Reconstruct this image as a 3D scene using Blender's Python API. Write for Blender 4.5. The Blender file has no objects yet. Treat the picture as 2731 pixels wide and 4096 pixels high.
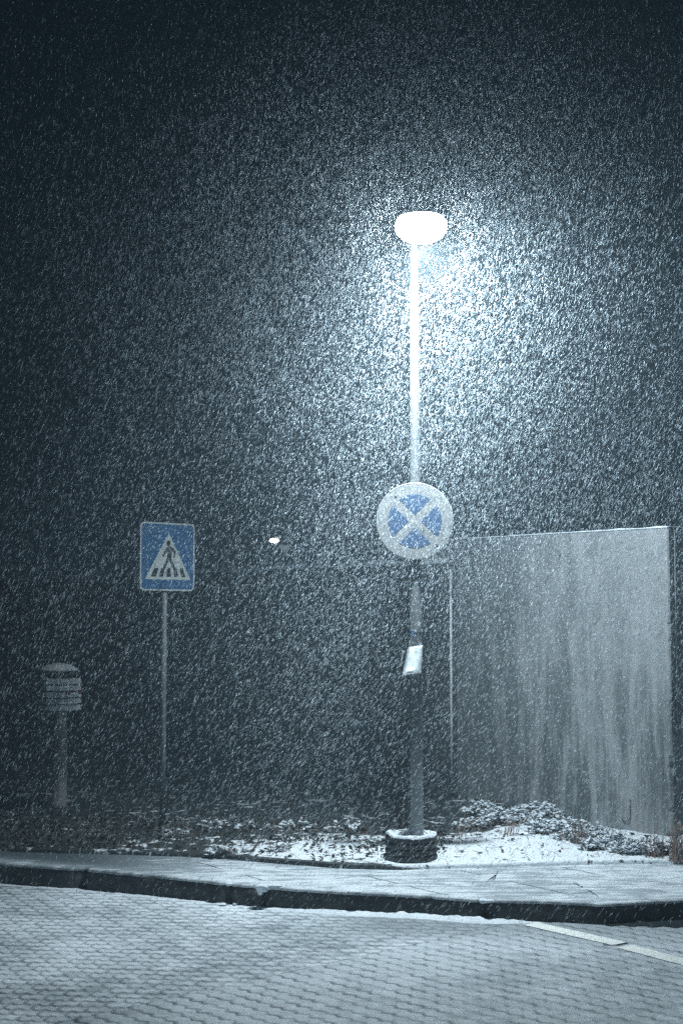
import bpy, bmesh, math, random
import numpy as np
from mathutils import Vector, Matrix, noise
random.seed(7); rng = np.random.default_rng(11)
C = bpy.context.scene.collection
PI = math.pi
# ------------------------------------------------------------------ camera constants (photo pixels, 2731 x 4096)
F = 5690.0; HZ = 2456.0; CAMH = 1.95
PITCH = math.atan((HZ - 2048.0) / F)
def ray(px, py):
    r = (px - 1365.5) / F; u = (2048.0 - py) / F
    return r, math.cos(PITCH) - u * math.sin(PITCH), math.sin(PITCH) + u * math.cos(PITCH)
def G(px, py, z=0.0):                       # point of the plane at height z
    x, y, w = ray(px, py); t = (z - CAMH) / w
    return (x * t, y * t)
def D(px, py, depth):                       # point at a ground distance
    x, y, w = ray(px, py); t = depth / y
    return Vector((x * t, depth, CAMH + w * t))

# ------------------------------------------------------------------ helpers
def tag(o, label=None, cat=None, group=None, kind=None):
    if label: o['label'] = label
    if cat: o['category'] = cat
    if group: o['group'] = group
    if kind: o['kind'] = kind
    return o
def empty(name, loc, rz=0.0):
    o = bpy.data.objects.new(name, None); C.objects.link(o)
    o.location = loc; o.rotation_euler = (0, 0, rz); o.empty_display_size = 0.1
    return o
def link_mesh(name, verts, faces, mat, parent=None, smooth=False, mats=None, mi=None):
    me = bpy.data.meshes.new(name); me.from_pydata([tuple(v) for v in verts], [], faces); me.update()
    for m in (mats or [mat]): me.materials.append(m)
    if mi is not None: me.polygons.foreach_set('material_index', mi)
    if smooth: me.polygons.foreach_set('use_smooth', [True] * len(me.polygons))
    o = bpy.data.objects.new(name, me); C.objects.link(o)
    if parent: o.parent = parent
    return o
class MB:
    def __init__(s): s.v = []; s.f = []
    def add(s, vs, fs):
        n = len(s.v); s.v += [tuple(v) for v in vs]; s.f += [tuple(i + n for i in f) for f in fs]
    def box(s, c, size, rot=None):
        hx, hy, hz = [a / 2 for a in size]
        vs = [Vector((x, y, z)) for x in (-hx, hx) for y in (-hy, hy) for z in (-hz, hz)]
        if rot: vs = [rot @ v for v in vs]
        s.add([v + Vector(c) for v in vs], [(0, 1, 3, 2), (4, 6, 7, 5), (0, 4, 5, 1), (2, 3, 7, 6), (0, 2, 6, 4), (1, 5, 7, 3)])
    def lathe(s, prof, c=(0, 0, 0), n=32, cap=True):
        vs = []; fs = []
        for r, z in prof:
            for k in range(n):
                a = 2 * PI * k / n; vs.append((c[0] + r * math.cos(a), c[1] + r * math.sin(a), c[2] + z))
        for i in range(len(prof) - 1):
            for k in range(n):
                k2 = (k + 1) % n; fs.append((i * n + k, i * n + k2, (i + 1) * n + k2, (i + 1) * n + k))
        if cap:
            fs.append(tuple(range(n))[::-1]); fs.append(tuple((len(prof) - 1) * n + k for k in range(n)))
        s.add(vs, fs)
    def tube(s, pts, r, n=8):
        pts = [Vector(p) for p in pts]; rs = r if isinstance(r, (list, tuple)) else [r] * len(pts)
        vs = []; fs = []
        for i, p in enumerate(pts):
            d = (pts[min(i + 1, len(pts) - 1)] - pts[max(i - 1, 0)]).normalized()
            a = d.cross(Vector((0.31, 0.9, 0.2))).normalized(); b = d.cross(a)
            for k in range(n):
                t = 2 * PI * k / n; vs.append(p + (a * math.cos(t) + b * math.sin(t)) * rs[i])
        for i in range(len(pts) - 1):
            for k in range(n):
                k2 = (k + 1) % n; fs.append((i * n + k, i * n + k2, (i + 1) * n + k2, (i + 1) * n + k))
        fs.append(tuple(range(n))[::-1]); fs.append(tuple((len(pts) - 1) * n + k for k in range(n)))
        s.add(vs, fs)
    def plate(s, poly, y0, y1):              # polygon in local x-z, extruded along local y (y0 front, y1 back)
        n = len(poly)
        s.add([(x, y0, z) for x, z in poly] + [(x, y1, z) for x, z in poly],
              [tuple(range(n)), tuple(range(2 * n - 1, n - 1, -1))] + [(i, i + n, (i + 1) % n + n, (i + 1) % n) for i in range(n)])
    def build(s, name, mat, parent=None, smooth=False):
        return link_mesh(name, s.v, s.f, mat, parent, smooth)
def interp(x, pts):
    if x <= pts[0][0]: return pts[0][1]
    for (a, b), (c, d) in zip(pts, pts[1:]):
        if x <= c: return b + (d - b) * (x - a) / (c - a)
    return pts[-1][1]
def sm(t): t = max(0.0, min(1.0, t)); return t * t * (3 - 2 * t)
def nz(x, y, z=0.0, s=1.0): return noise.noise(Vector((x * s, y * s, z * s)))

# ------------------------------------------------------------------ materials
class NT:
    def __init__(s, name):
        s.m = bpy.data.materials.new(name); s.m.use_nodes = True; s.t = s.m.node_tree; s.t.nodes.clear()
        s.out = s.n('ShaderNodeOutputMaterial')
    def n(s, typ, **kw):
        x = s.t.nodes.new(typ)
        for k, v in kw.items(): setattr(x, k, v)
        return x
    def put(s, sock, v):
        if isinstance(v, bpy.types.NodeSocket): s.t.links.new(v, sock)
        elif v is not None: sock.default_value = v
    def math(s, op, a, b=None, c=None, clamp=False):
        x = s.n('ShaderNodeMath', operation=op, use_clamp=clamp)
        s.put(x.inputs[0], a); s.put(x.inputs[1], b)
        if c is not None: s.put(x.inputs[2], c)
        return x.outputs[0]
    def pos(s): return s.n('ShaderNodeNewGeometry').outputs['Position']
    def sep(s, v):
        x = s.n('ShaderNodeSeparateXYZ'); s.put(x.inputs[0], v); return x.outputs
    def map(s, v, scale=(1, 1, 1), rot=(0, 0, 0), loc=(0, 0, 0)):
        x = s.n('ShaderNodeMapping'); s.put(x.inputs[0], v)
        x.inputs['Scale'].default_value = scale; x.inputs['Rotation'].default_value = rot; x.inputs['Location'].default_value = loc
        return x.outputs[0]
    def noise(s, v, scale, detail=4, rough=0.55, dist=0.0):
        x = s.n('ShaderNodeTexNoise'); s.put(x.inputs['Vector'], v); x.inputs['Scale'].default_value = scale
        x.inputs['Detail'].default_value = detail; x.inputs['Roughness'].default_value = rough; x.inputs['Distortion'].default_value = dist
        return x.outputs[0]
    def ramp(s, v, a, b, lo=0.0, hi=1.0):
        x = s.n('ShaderNodeMapRange', interpolation_type='SMOOTHSTEP'); s.put(x.inputs[0], v)
        x.inputs[1].default_value = a; x.inputs[2].default_value = b; x.inputs[3].default_value = lo; x.inputs[4].default_value = hi
        return x.outputs[0]
    def mix(s, f, a, b):
        x = s.n('ShaderNodeMix', data_type='RGBA'); s.put(x.inputs[0], f)
        for i, v in ((6, a), (7, b)): s.put(x.inputs[i], v if isinstance(v, bpy.types.NodeSocket) else (*v, 1))
        return x.outputs[2]
    def mixf(s, f, a, b):
        x = s.n('ShaderNodeMix', data_type='FLOAT'); s.put(x.inputs[0], f); s.put(x.inputs[2], a); s.put(x.inputs[3], b)
        return x.outputs[0]
    def bump(s, h, strength=0.5, dist=0.01, normal=None):
        x = s.n('ShaderNodeBump'); s.put(x.inputs['Height'], h); x.inputs['Strength'].default_value = strength
        x.inputs['Distance'].default_value = dist
        if normal: s.put(x.inputs['Normal'], normal)
        return x.outputs[0]
    def bsdf(s, color, rough=0.6, normal=None, metal=0.0, spec=None, emit=None, es=0.0):
        x = s.n('ShaderNodeBsdfPrincipled'); s.put(x.inputs['Base Color'], color if isinstance(color, bpy.types.NodeSocket) else (*color, 1))
        s.put(x.inputs['Roughness'], rough); s.put(x.inputs['Metallic'], metal)
        if normal: s.put(x.inputs['Normal'], normal)
        if spec is not None: s.put(x.inputs['Specular IOR Level'], spec)
        if emit: x.inputs['Emission Color'].default_value = (*emit, 1); x.inputs['Emission Strength'].default_value = es
        s.t.links.new(x.outputs[0], s.out.inputs[0]); return s.m
def simple(name, c1, c2=None, scale=20.0, rough=0.6, bump=0.3, bd=0.003, metal=0.0, stretch=(1, 1, 1)):
    t = NT(name); v = t.map(t.pos(), stretch); a = t.noise(v, scale, 5)
    col = t.mix(t.ramp(a, 0.35, 0.65), c1, c2 or tuple(x * 0.75 for x in c1))
    return t.bsdf(col, rough, t.bump(a, bump, bd), metal)

SNOW = (0.76, 0.83, 0.88)
def m_snow():
    t = NT('snow'); p = t.pos(); a = t.noise(p, 60, 5); b = t.noise(p, 9, 3)
    col = t.mix(t.ramp(b, 0.3, 0.7), SNOW, (0.66, 0.74, 0.8))
    return t.bsdf(col, 0.7, t.bump(t.math('ADD', a, b), 0.6, 0.02), spec=0.3)
def m_sidewalk():
    t = NT('pavement_snow'); p = t.pos(); x, y, z = t.sep(p)
    st = t.noise(t.map(p, (1.4, 5.5, 1)), 2.2, 6, 0.62)
    st2 = t.noise(t.map(p, (1.8, 13, 1), loc=(3, 1, 0)), 3.0, 5, 0.6)
    fine = t.noise(p, 90, 4)
    big = t.noise(p, 0.55, 3)
    th = t.math('ADD', t.math('MULTIPLY', st, 0.55), t.math('ADD', t.math('MULTIPLY', st2, 0.45), t.math('MULTIPLY', big, 0.25)))
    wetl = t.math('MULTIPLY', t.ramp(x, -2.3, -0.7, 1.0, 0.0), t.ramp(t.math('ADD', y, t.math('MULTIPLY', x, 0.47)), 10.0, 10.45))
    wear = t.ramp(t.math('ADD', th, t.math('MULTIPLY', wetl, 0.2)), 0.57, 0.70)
    # slab joints
    a = math.radians(-54); u = t.math('ADD', t.math('MULTIPLY', x, math.cos(a)), t.math('MULTIPLY', y, math.sin(a)))
    v = t.math('ADD', t.math('MULTIPLY', x, -math.sin(a)), t.math('MULTIPLY', y, math.cos(a)))
    wob = t.math('MULTIPLY', t.math('SUBTRACT', t.noise(p, 6, 3), 0.5), 0.05)
    d1 = t.math('PINGPONG', t.math('ADD', v, wob), 0.36); d2 = t.math('PINGPONG', t.math('ADD', u, wob), 0.72)
    gate = t.ramp(t.noise(p, 1.9, 3), 0.5, 0.58)
    gap = t.math('MULTIPLY', t.math('SUBTRACT', 1.0, t.ramp(t.math('MINIMUM', d1, t.math('MULTIPLY', d2, 1.5)), 0.004, 0.011)), gate)
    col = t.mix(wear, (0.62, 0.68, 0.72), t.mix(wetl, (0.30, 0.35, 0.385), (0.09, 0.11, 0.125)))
    col = t.mix(t.math('MULTIPLY', gap, 0.85), col, (0.05, 0.06, 0.07))
    h = t.math('SUBTRACT', t.math('ADD', t.math('MULTIPLY', fine, 0.35), th), gap)
    return t.bsdf(col, t.mixf(wear, 0.75, 0.5), t.bump(h, 0.7, 0.02), spec=0.35)
def m_road():
    t = NT('paving_snow'); p = t.pos(); x, y, z = t.sep(p)
    wob = t.math('MULTIPLY', t.math('SUBTRACT', t.noise(p, 3.2, 3), 0.5), 0.05)
    wob2 = t.math('MULTIPLY', t.math('SUBTRACT', t.noise(p, 28, 3), 0.5), 0.016)
    def pavers(ang, L, h, A, zp):
        a = math.radians(ang)
        u = t.math('ADD', t.math('MULTIPLY', x, math.cos(a)), t.math('MULTIPLY', y, math.sin(a)))
        v = t.math('ADD', t.math('MULTIPLY', x, -math.sin(a)), t.math('MULTIPLY', y, math.cos(a)))
        v = t.math('ADD', t.math('ADD', v, wob), wob2)
        u = t.math('ADD', u, wob2)
        zig = t.math('MULTIPLY', t.math('PINGPONG', u, zp), A / zp)
        v2 = t.math('ADD', v, zig)
        d1 = t.math('PINGPONG', v2, h / 2)
        row = t.math('FLOOR', t.math('ADD', t.math('DIVIDE', v2, h), 0.0))
        u3 = t.math('ADD', u, t.math('MULTIPLY', row, L / 2 + zp * 0.0))
        d2 = t.math('PINGPONG', t.math('ADD', u3, t.math('MULTIPLY', t.math('PINGPONG', v2, h / 2), 0.35)), L / 2)
        return d1, d2
    a1, a2 = pavers(-9, 0.15, 0.100, 0.020, 0.0375)
    b1, b2 = pavers(-46, 0.20, 0.112, 0.026, 0.05)
    bx, by = G(400, 4046, -0.14); ex, ey = G(1994, 3705, -0.14)
    L = math.hypot(ex - bx, ey - by); nx, ny = (ey - by) / L, -(ex - bx) / L
    side = t.math('ADD', t.math('MULTIPLY', t.math('SUBTRACT', x, bx), nx), t.math('MULTIPLY', t.math('SUBTRACT', y, by), ny))
    side = t.math('ADD', side, t.math('MULTIPLY', wob2, 3.0))
    zone = t.ramp(side, -0.004, 0.004)
    bord = t.math('ABSOLUTE', side)
    d1 = t.mixf(zone, a1, b1); d2 = t.mixf(zone, a2, b2)
    big = t.noise(p, 0.9, 4); mid = t.noise(t.map(p, (1, 1.6, 1)), 5.5, 5, 0.6); fine = t.noise(p, 120, 4, 0.7)
    gate = t.ramp(t.noise(p, 7, 4, 0.6), 0.42, 0.56)
    gl = t.math('SUBTRACT', 1.0, t.ramp(d1, 0.004, 0.013)); gs = t.math('MULTIPLY', t.math('SUBTRACT', 1.0, t.ramp(d2, 0.002, 0.009)), t.mixf(zone, 0.35, 0.08))
    gb = t.math('MULTIPLY', t.math('SUBTRACT', 1.0, t.ramp(bord, 0.004, 0.014)), 0.7)
    gap = t.math('MAXIMUM', t.math('MAXIMUM', gl, gs), gb)
    dark = t.math('MULTIPLY', gap, t.math('ADD', t.math('MULTIPLY', gate, t.mixf(zone, 0.6, 0.7)), 0.0))
    # soft trough along joints: less snow
    d2s = t.math('ADD', d2, t.mixf(zone, 0.004, 0.02)); soft = t.math('SUBTRACT', 1.0, t.ramp(t.math('MINIMUM', d1, d2s), 0.0, 0.04))
    cover = t.math('ADD', t.math('MULTIPLY', t.math('SUBTRACT', mid, 0.5), 1.9), t.math('ADD', 0.74, t.math('MULTIPLY', t.math('SUBTRACT', big, 0.5), 2.0)))
    cover = t.math('SUBTRACT', cover, t.math('MULTIPLY', soft, t.mixf(zone, 0.32, 0.16)), clamp=True)
    cover = t.math('ADD', cover, t.math('MULTIPLY', t.math('SUBTRACT', fine, 0.5), 0.8), clamp=True)
    col = t.mix(t.math('MULTIPLY', cover, t.mixf(zone, 1.0, 0.72)), (0.25, 0.30, 0.33), (0.72, 0.79, 0.84))
    gut = t.math('MULTIPLY', t.ramp(t.math('ADD', t.math('ADD', y, t.math('MULTIPLY', x, 0.1)), t.math('MULTIPLY', t.math('SUBTRACT', mid, 0.5), 1.2)), 9.2, 9.75), t.ramp(x, -0.5, 0.3))
    col = t.mix(t.math('MULTIPLY', gut, 0.75), col, t.mix(fine, (0.10, 0.125, 0.14), (0.30, 0.35, 0.38)))
    col = t.mix(dark, col, (0.018, 0.022, 0.026))
    # wet strip in the gutter on the right
    h = t.math('ADD', t.math('ADD', t.math('MULTIPLY', t.ramp(t.math('MINIMUM', d1, d2s), 0.0, 0.03), 1.2), t.math('MULTIPLY', mid, 0.8)), t.math('MULTIPLY', fine, 0.35))
    rough = t.mixf(cover, 0.38, 0.7)
    return t.bsdf(col, rough, t.bump(h, 0.75, 0.012), spec=0.4)
def m_verge():
    t = NT('verge_snow'); p = t.pos(); x, y, z = t.sep(p)
    a = t.noise(p, 9, 6, 0.65); b = t.noise(p, 1.3, 3); f = t.noise(p, 50, 4)
    # snow thins out under the plants towards the left and the back
    left = t.ramp(t.math('ADD', x, t.math('MULTIPLY', y, -0.12)), -2.9, -1.6)
    back = t.ramp(t.math('SUBTRACT', y, t.math('MULTIPLY', t.ramp(x, 0.9, 1.9), 0.9)), 11.75, 12.4, 1.0, 0.0)
    k = t.math('MULTIPLY', left, back)
    c = t.math('ADD', a, t.math('MULTIPLY', t.math('SUBTRACT', b, 0.5), 0.3))
    m = t.ramp(t.math('ADD', c, t.math('MULTIPLY', k, 0.24)), 0.58, 0.64)
    col = t.mix(m, t.mix(f, (0.022, 0.028, 0.03), (0.05, 0.06, 0.062)), SNOW)
    return t.bsdf(col, 0.75, t.bump(t.math('ADD', t.math('MULTIPLY', m, 0.8), f), 0.7, 0.02), spec=0.3)
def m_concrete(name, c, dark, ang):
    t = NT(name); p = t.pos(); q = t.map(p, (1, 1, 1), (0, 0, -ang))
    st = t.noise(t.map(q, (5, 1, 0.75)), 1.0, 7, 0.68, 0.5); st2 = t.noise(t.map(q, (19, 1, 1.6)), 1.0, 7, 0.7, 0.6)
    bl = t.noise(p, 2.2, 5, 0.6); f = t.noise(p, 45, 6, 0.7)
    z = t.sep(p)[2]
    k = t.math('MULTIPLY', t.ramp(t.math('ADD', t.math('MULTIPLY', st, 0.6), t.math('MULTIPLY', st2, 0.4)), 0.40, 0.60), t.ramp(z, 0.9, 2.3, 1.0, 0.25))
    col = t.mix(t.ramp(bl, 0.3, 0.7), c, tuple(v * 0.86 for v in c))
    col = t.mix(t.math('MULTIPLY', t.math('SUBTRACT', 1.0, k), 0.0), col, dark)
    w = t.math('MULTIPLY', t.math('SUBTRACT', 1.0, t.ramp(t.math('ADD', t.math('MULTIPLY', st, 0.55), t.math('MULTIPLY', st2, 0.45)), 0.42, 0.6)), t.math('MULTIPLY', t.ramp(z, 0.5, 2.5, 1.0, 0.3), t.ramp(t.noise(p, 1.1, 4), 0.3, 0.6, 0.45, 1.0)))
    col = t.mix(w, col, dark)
    left_shade = t.math('SUBTRACT', 1.0, t.ramp(t.math('ADD', t.sep(p)[0], t.math('MULTIPLY', t.math('SUBTRACT', st, 0.5), 3.2)), 1.3, 2.3))  # weaker lamplight toward the left, painted into the colour with a streaky edge
    col = t.mix(t.math('MULTIPLY', left_shade, 0.6), col, dark)
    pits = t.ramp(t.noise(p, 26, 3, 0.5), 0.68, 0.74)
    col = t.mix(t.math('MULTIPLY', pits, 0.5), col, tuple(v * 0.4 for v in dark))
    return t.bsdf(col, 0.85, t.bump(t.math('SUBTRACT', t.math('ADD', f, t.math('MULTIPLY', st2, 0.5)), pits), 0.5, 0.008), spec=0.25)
def m_sign(name, c, worn, amt=0.5):
    t = NT(name); p = t.pos(); a = t.noise(p, 26, 6, 0.7); b = t.noise(t.map(p, (20, 20, 3)), 2, 4)
    f = t.ramp(t.math('ADD', t.math('MULTIPLY', a, 0.6), t.math('MULTIPLY', b, 0.4)), 0.42, 0.66, 0.0, amt)
    return t.bsdf(t.mix(f, c, worn), 0.5, t.bump(a, 0.15, 0.002), spec=0.4)
def m_flake():
    t = NT('snowflake'); d = t.n('ShaderNodeBsdfDiffuse'); d.inputs[0].default_value = (0.82, 0.92, 0.98, 1)
    s = t.n('ShaderNodeBsdfTranslucent'); s.inputs[0].default_value = (0.82, 0.92, 0.98, 1)
    m = t.n('ShaderNodeMixShader'); m.inputs[0].default_value = 0.45
    t.put(m.inputs[1], d.outputs[0]); t.put(m.inputs[2], s.outputs[0]); t.put(t.out.inputs[0], m.outputs[0]); return t.m
def m_emit(name, c, s):
    t = NT(name); e = t.n('ShaderNodeEmission'); e.inputs[0].default_value = (*c, 1); e.inputs[1].default_value = s
    t.put(t.out.inputs[0], e.outputs[0]); return t.m
M = dict(
    snow=m_snow(), sidewalk=m_sidewalk(), road=m_road(), verge=m_verge(),
    kerb=simple('kerb_stone', (0.06, 0.068, 0.072), (0.03, 0.034, 0.036), 14, 0.8, 0.6, 0.01),
    ground=simple('dark_earth', (0.03, 0.034, 0.034), (0.015, 0.018, 0.018), 3, 0.9, 0.5, 0.02),
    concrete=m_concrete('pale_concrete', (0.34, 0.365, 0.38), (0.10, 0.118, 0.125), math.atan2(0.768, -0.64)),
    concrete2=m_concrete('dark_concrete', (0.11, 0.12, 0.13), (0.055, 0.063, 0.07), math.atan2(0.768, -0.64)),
    galv=simple('galvanised_steel', (0.33, 0.36, 0.38), (0.24, 0.27, 0.29), 9, 0.55, 0.2, 0.002, 0.25, (1, 1, 0.25)),
    pole=simple('painted_pole', (0.17, 0.19, 0.2), (0.09, 0.105, 0.115), 7, 0.55, 0.25, 0.002, 0.0, (1, 1, 0.3)),
    dark=simple('dark_metal', (0.05, 0.055, 0.06), None, 20, 0.5),
    rubber=simple('dark_plastic_pipe', (0.02, 0.022, 0.024), (0.016, 0.018, 0.019), 30, 0.7, 0.3, 0.004),
    signwhite=m_sign('sign_pale', (0.34, 0.355, 0.36), (0.23, 0.255, 0.27), 0.7),
    signblue=m_sign('sign_faded_blue', (0.06, 0.12, 0.235), (0.13, 0.18, 0.27), 0.7),
    plateblue=m_sign('plate_blue', (0.018, 0.08, 0.18), (0.045, 0.11, 0.21), 0.6),
    platewhite=m_sign('plate_white', (0.40, 0.43, 0.42), (0.29, 0.32, 0.32), 0.5),
    platedark=m_sign('plate_black', (0.012, 0.02, 0.026), (0.03, 0.045, 0.055), 0.4),
    paper=simple('paper', (0.82, 0.87, 0.88), (0.78, 0.83, 0.85), 10, 0.7, 0.05),
    sticker=simple('sticker', (0.45, 0.55, 0.62), (0.4, 0.5, 0.58), 10, 0.6),
    stickerblue=simple('sticker_print', (0.1, 0.2, 0.36), None, 60, 0.6),
    louvre=simple('white_louvre', (0.82, 0.85, 0.86), (0.68, 0.71, 0.73), 6, 0.6),
    red=simple('red_paint', (0.30, 0.06, 0.05), (0.2, 0.05, 0.05), 20, 0.7),
    rust=simple('rusty_post', (0.30, 0.24, 0.23), (0.34, 0.37, 0.39), 5, 0.8, 0.4),
    leafdark=simple('dead_leaf', (0.05, 0.05, 0.042), (0.022, 0.026, 0.024), 9, 0.85),
    leafgreen=simple('shrub_leaf', (0.2, 0.23, 0.21), (0.08, 0.1, 0.085), 9, 0.8),
    straw=simple('dry_stem', (0.32, 0.24, 0.20), (0.18, 0.13, 0.12), 12, 0.85),
    twig=simple('twig', (0.06, 0.05, 0.045), (0.12, 0.07, 0.06), 12, 0.85),
    paint=simple('road_paint', (0.85, 0.87, 0.82), (0.7, 0.75, 0.74), 40, 0.55, 0.4, 0.003),
    flake=m_flake(),
)
def m_sleeve():
    t = NT('plastic_sleeve'); b = t.n('ShaderNodeBsdfPrincipled'); b.inputs['Base Color'].default_value = (0.7, 0.78, 0.82, 1)
    b.inputs['Roughness'].default_value = 0.2; tr = t.n('ShaderNodeBsdfTransparent'); m = t.n('ShaderNodeMixShader')
    m.inputs[0].default_value = 0.28; t.put(m.inputs[1], tr.outputs[0]); t.put(m.inputs[2], b.outputs[0]); t.put(t.out.inputs[0], m.outputs[0]); return t.m
M['sleeve'] = m_sleeve()
def m_water():
    t = NT('gutter_water'); p = t.pos(); return t.bsdf((0.03, 0.04, 0.045), 0.12, t.bump(t.noise(p, 25, 4), 0.3, 0.004))
M['water'] = m_water()

# ------------------------------------------------------------------ kerb line, road, pavement
KT = [(0, 3453), (332, 3476), (663, 3507), (912, 3533), (1036, 3545), (1300, 3564), (1665, 3582), (1920, 3600), (2213, 3606), (2395, 3616), (2514, 3611), (2731, 3602)]
kw = [G(x, y, 0.0) for x, y in KT]
dx, dy = kw[1][0] - kw[0][0], kw[1][1] - kw[0][1]; l = math.hypot(dx, dy)
ctrl = [(kw[0][0] - dx / l * 14, kw[0][1] - dy / l * 14 + 1.2), (kw[0][0] - dx / l * 5, kw[0][1] - dy / l * 5 + 0.15)] + kw + [(kw[-1][0] + 2, kw[-1][1] + 0.25), (kw[-1][0] + 14, kw[-1][1] + 3.5)]
def catmull(P, step=0.03):
    out = []
    Q = [P[0]] + P + [P[-1]]
    for i in range(1, len(Q) - 2):
        p0, p1, p2, p3 = [Vector((*q, 0)) for q in Q[i - 1:i + 3]]
        n = max(2, int((p2 - p1).length / step))
        for k in range(n):
            t = k / n
            out.append(0.5 * ((2 * p1) + (-p0 + p2) * t + (2 * p0 - 5 * p1 + 4 * p2 - p3) * t * t + (-p0 + 3 * p1 - 3 * p2 + p3) * t ** 3))
    out.append(Vector((*P[-1], 0)))
    return out
KP = catmull(ctrl)
KN = []
for i, p in enumerate(KP):
    d = (KP[min(i + 3, len(KP) - 1)] - KP[max(i - 3, 0)]).normalized(); KN.append(Vector((d.y, -d.x, 0)))   # towards the road
KS = [0.0]
for a, b in zip(KP, KP[1:]): KS.append(KS[-1] + (b - a).length)
def near_s(px, py):
    g = Vector((*G(px, py), 0)); i = min(range(len(KP)), key=lambda k: (KP[k] - g).length); return KS[i]
def zroad(x, y=0): return -0.146 + 0.0062 * max(-14, min(14, x))
joints = sorted([near_s(1036, 3553), near_s(1945, 3600), near_s(912, 3535) - 1.3, near_s(912, 3535)] + [near_s(912, 3535) - 1.3 - 1.5 * k for k in range(1, 12)] + [near_s(2731, 3602) + 0.35 + 1.5 * k for k in range(10)])
def kerb_mesh():
    V = []; Fs = []; prev = None
    for i in range(len(KP)):
        s = KS[i]; jd = min(abs(s - j) for j in joints)
        ink = 0.07 * math.exp(-(jd / 0.03) ** 2)           # rounded stone ends
        wv = 0.006 * nz(s, 0, 0, 1.3) + 0.004 * nz(s, 3, 0, 9)
        p, n = KP[i], KN[i]; zr = zroad(p.x) - 0.03
        prof = [(-0.16, -0.012), (-0.02 - ink, -0.008 - ink * 0.4), (-0.006 - ink, -0.016 - ink * 0.4), (0.0 - ink + wv, -0.03 - ink * 0.3), (0.012 - ink + wv, -0.08), (0.02 - ink + wv, zr)]
        ring = []
        for o, z in prof:
            ring.append(len(V)); V.append(p + n * o + Vector((0, 0, z)))
        if prev:
            for a in range(len(ring) - 1): Fs.append((prev[a], ring[a], ring[a + 1], prev[a + 1]))
        prev = ring
    return link_mesh('kerb', V, Fs, M['kerb'], smooth=True)
tag(kerb_mesh(), kind='structure')
# pavement: snow sheet from the kerb lip back under the verge
V = []; Fs = []; prev = None
for i in range(0, len(KP)):
    p, n = KP[i], KN[i]; s = KS[i]; jd = min(abs(s - j) for j in joints)
    lip = 0.004 + 0.012 * nz(s, 0, 5, 3) + 0.010 * nz(s, 0, 5, 14) + 0.009 * nz(s, 0, 9, 45) + 0.007 * nz(s, 4, 9, 90) - 0.05 * math.exp(-(jd / 0.03) ** 2)
    ring = []
    back = 4.0
    for o, z in [(lip - 0.002, -0.020), (lip, -0.006), (lip - 0.012, 0.004), (lip - 0.05, 0.007), (-0.14, 0.002), (-0.5, 0.0), (-1.0, 0.0), (-2.0, 0.0), (-back, 0.0)]:
        ring.append(len(V)); V.append(p + n * o + Vector((0, 0, z + (0.003 * nz(p.x + n.x * o, p.y + n.y * o, 0, 6) if o < -0.01 else 0))))
    if prev:
        for a in range(len(ring) - 1): Fs.append((prev[a], prev[a + 1], ring[a + 1], ring[a]))
    prev = ring
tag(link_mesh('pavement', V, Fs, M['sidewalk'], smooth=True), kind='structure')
# road sheet
V = []; Fs = []; nx_, ny_ = 57, 40
for j in range(ny_):
    for i in range(nx_):
        x = -14 + 28 * i / (nx_ - 1); y = -14 + 32 * j / (ny_ - 1); V.append((x, y, zroad(x)))
for j in range(ny_ - 1):
    for i in range(nx_ - 1): a = j * nx_ + i; Fs.append((a, a + 1, a + nx_ + 1, a + nx_))
tag(link_mesh('road', V, Fs, M['road']), kind='structure')
tag(link_mesh('ground', [(-400, -400, -0.42), (400, -400, -0.42), (400, 400, -0.42), (-400, 400, -0.42)], [(0, 1, 2, 3)], M['ground']), kind='structure')
# painted line
def strip(name, a, b, w, parent=None, lift=0.004, n=40):
    a = Vector((*a, 0)); b = Vector((*b, 0)); d = (b - a).normalized(); s = Vector((-d.y, d.x, 0)); V = []; Fs = []
    for i in range(n + 1):
        p = a.lerp(b, i / n)
        for k in (-1, 1):
            q = p + s * (k * (w / 2 + 0.008 * nz(i, k * 3, 0, 0.9))); V.append((q.x, q.y, zroad(q.x) + lift))
        if i: Fs.append((2 * i - 2, 2 * i - 1, 2 * i + 1, 2 * i))
    return link_mesh(name, V, Fs, M['paint'], parent)
z0 = zroad(1.5)
tag(strip('road_marking', G(2120, 3697, z0), G(2478, 3780, z0), 0.13), kind='structure')
tag(strip('road_marking', G(2496, 3790, z0), G(2731 + 700, 3850 + 190, z0), 0.13), kind='structure')
# dark seam between both dashes
mb = MB(); 
for k in range(14):
    t = k / 13; g = G(2415 + 90 * t, 3783 - 6 * t + 4 * math.sin(t * 3), z0); mb.tube([(g[0] - 0.008, g[1], z0 + 0.003), (g[0] + 0.012, g[1] - 0.006, z0 + 0.003)], 0.0035, 5)
tag(mb.build('road_crack', M['kerb']), kind='structure')
# gutter puddle
pts = []
for k in range(40):
    t = k / 39; px = 2420 + 900 * t; g = G(px, 3706 + 16 * math.sin(t * 1.9) + 3 * math.sin(k * 1.7), z0); pts.append(g)
back = []
for k in range(40):
    t = 1 - k / 39; px = 2420 + 900 * t; g = G(px, 3672 - 20 * t, z0); back.append(g)
tag(link_mesh('puddle', [(x, y, zroad(x) + 0.005) for x, y in pts + back], [tuple(range(80))], M['water']), kind='structure')
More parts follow.
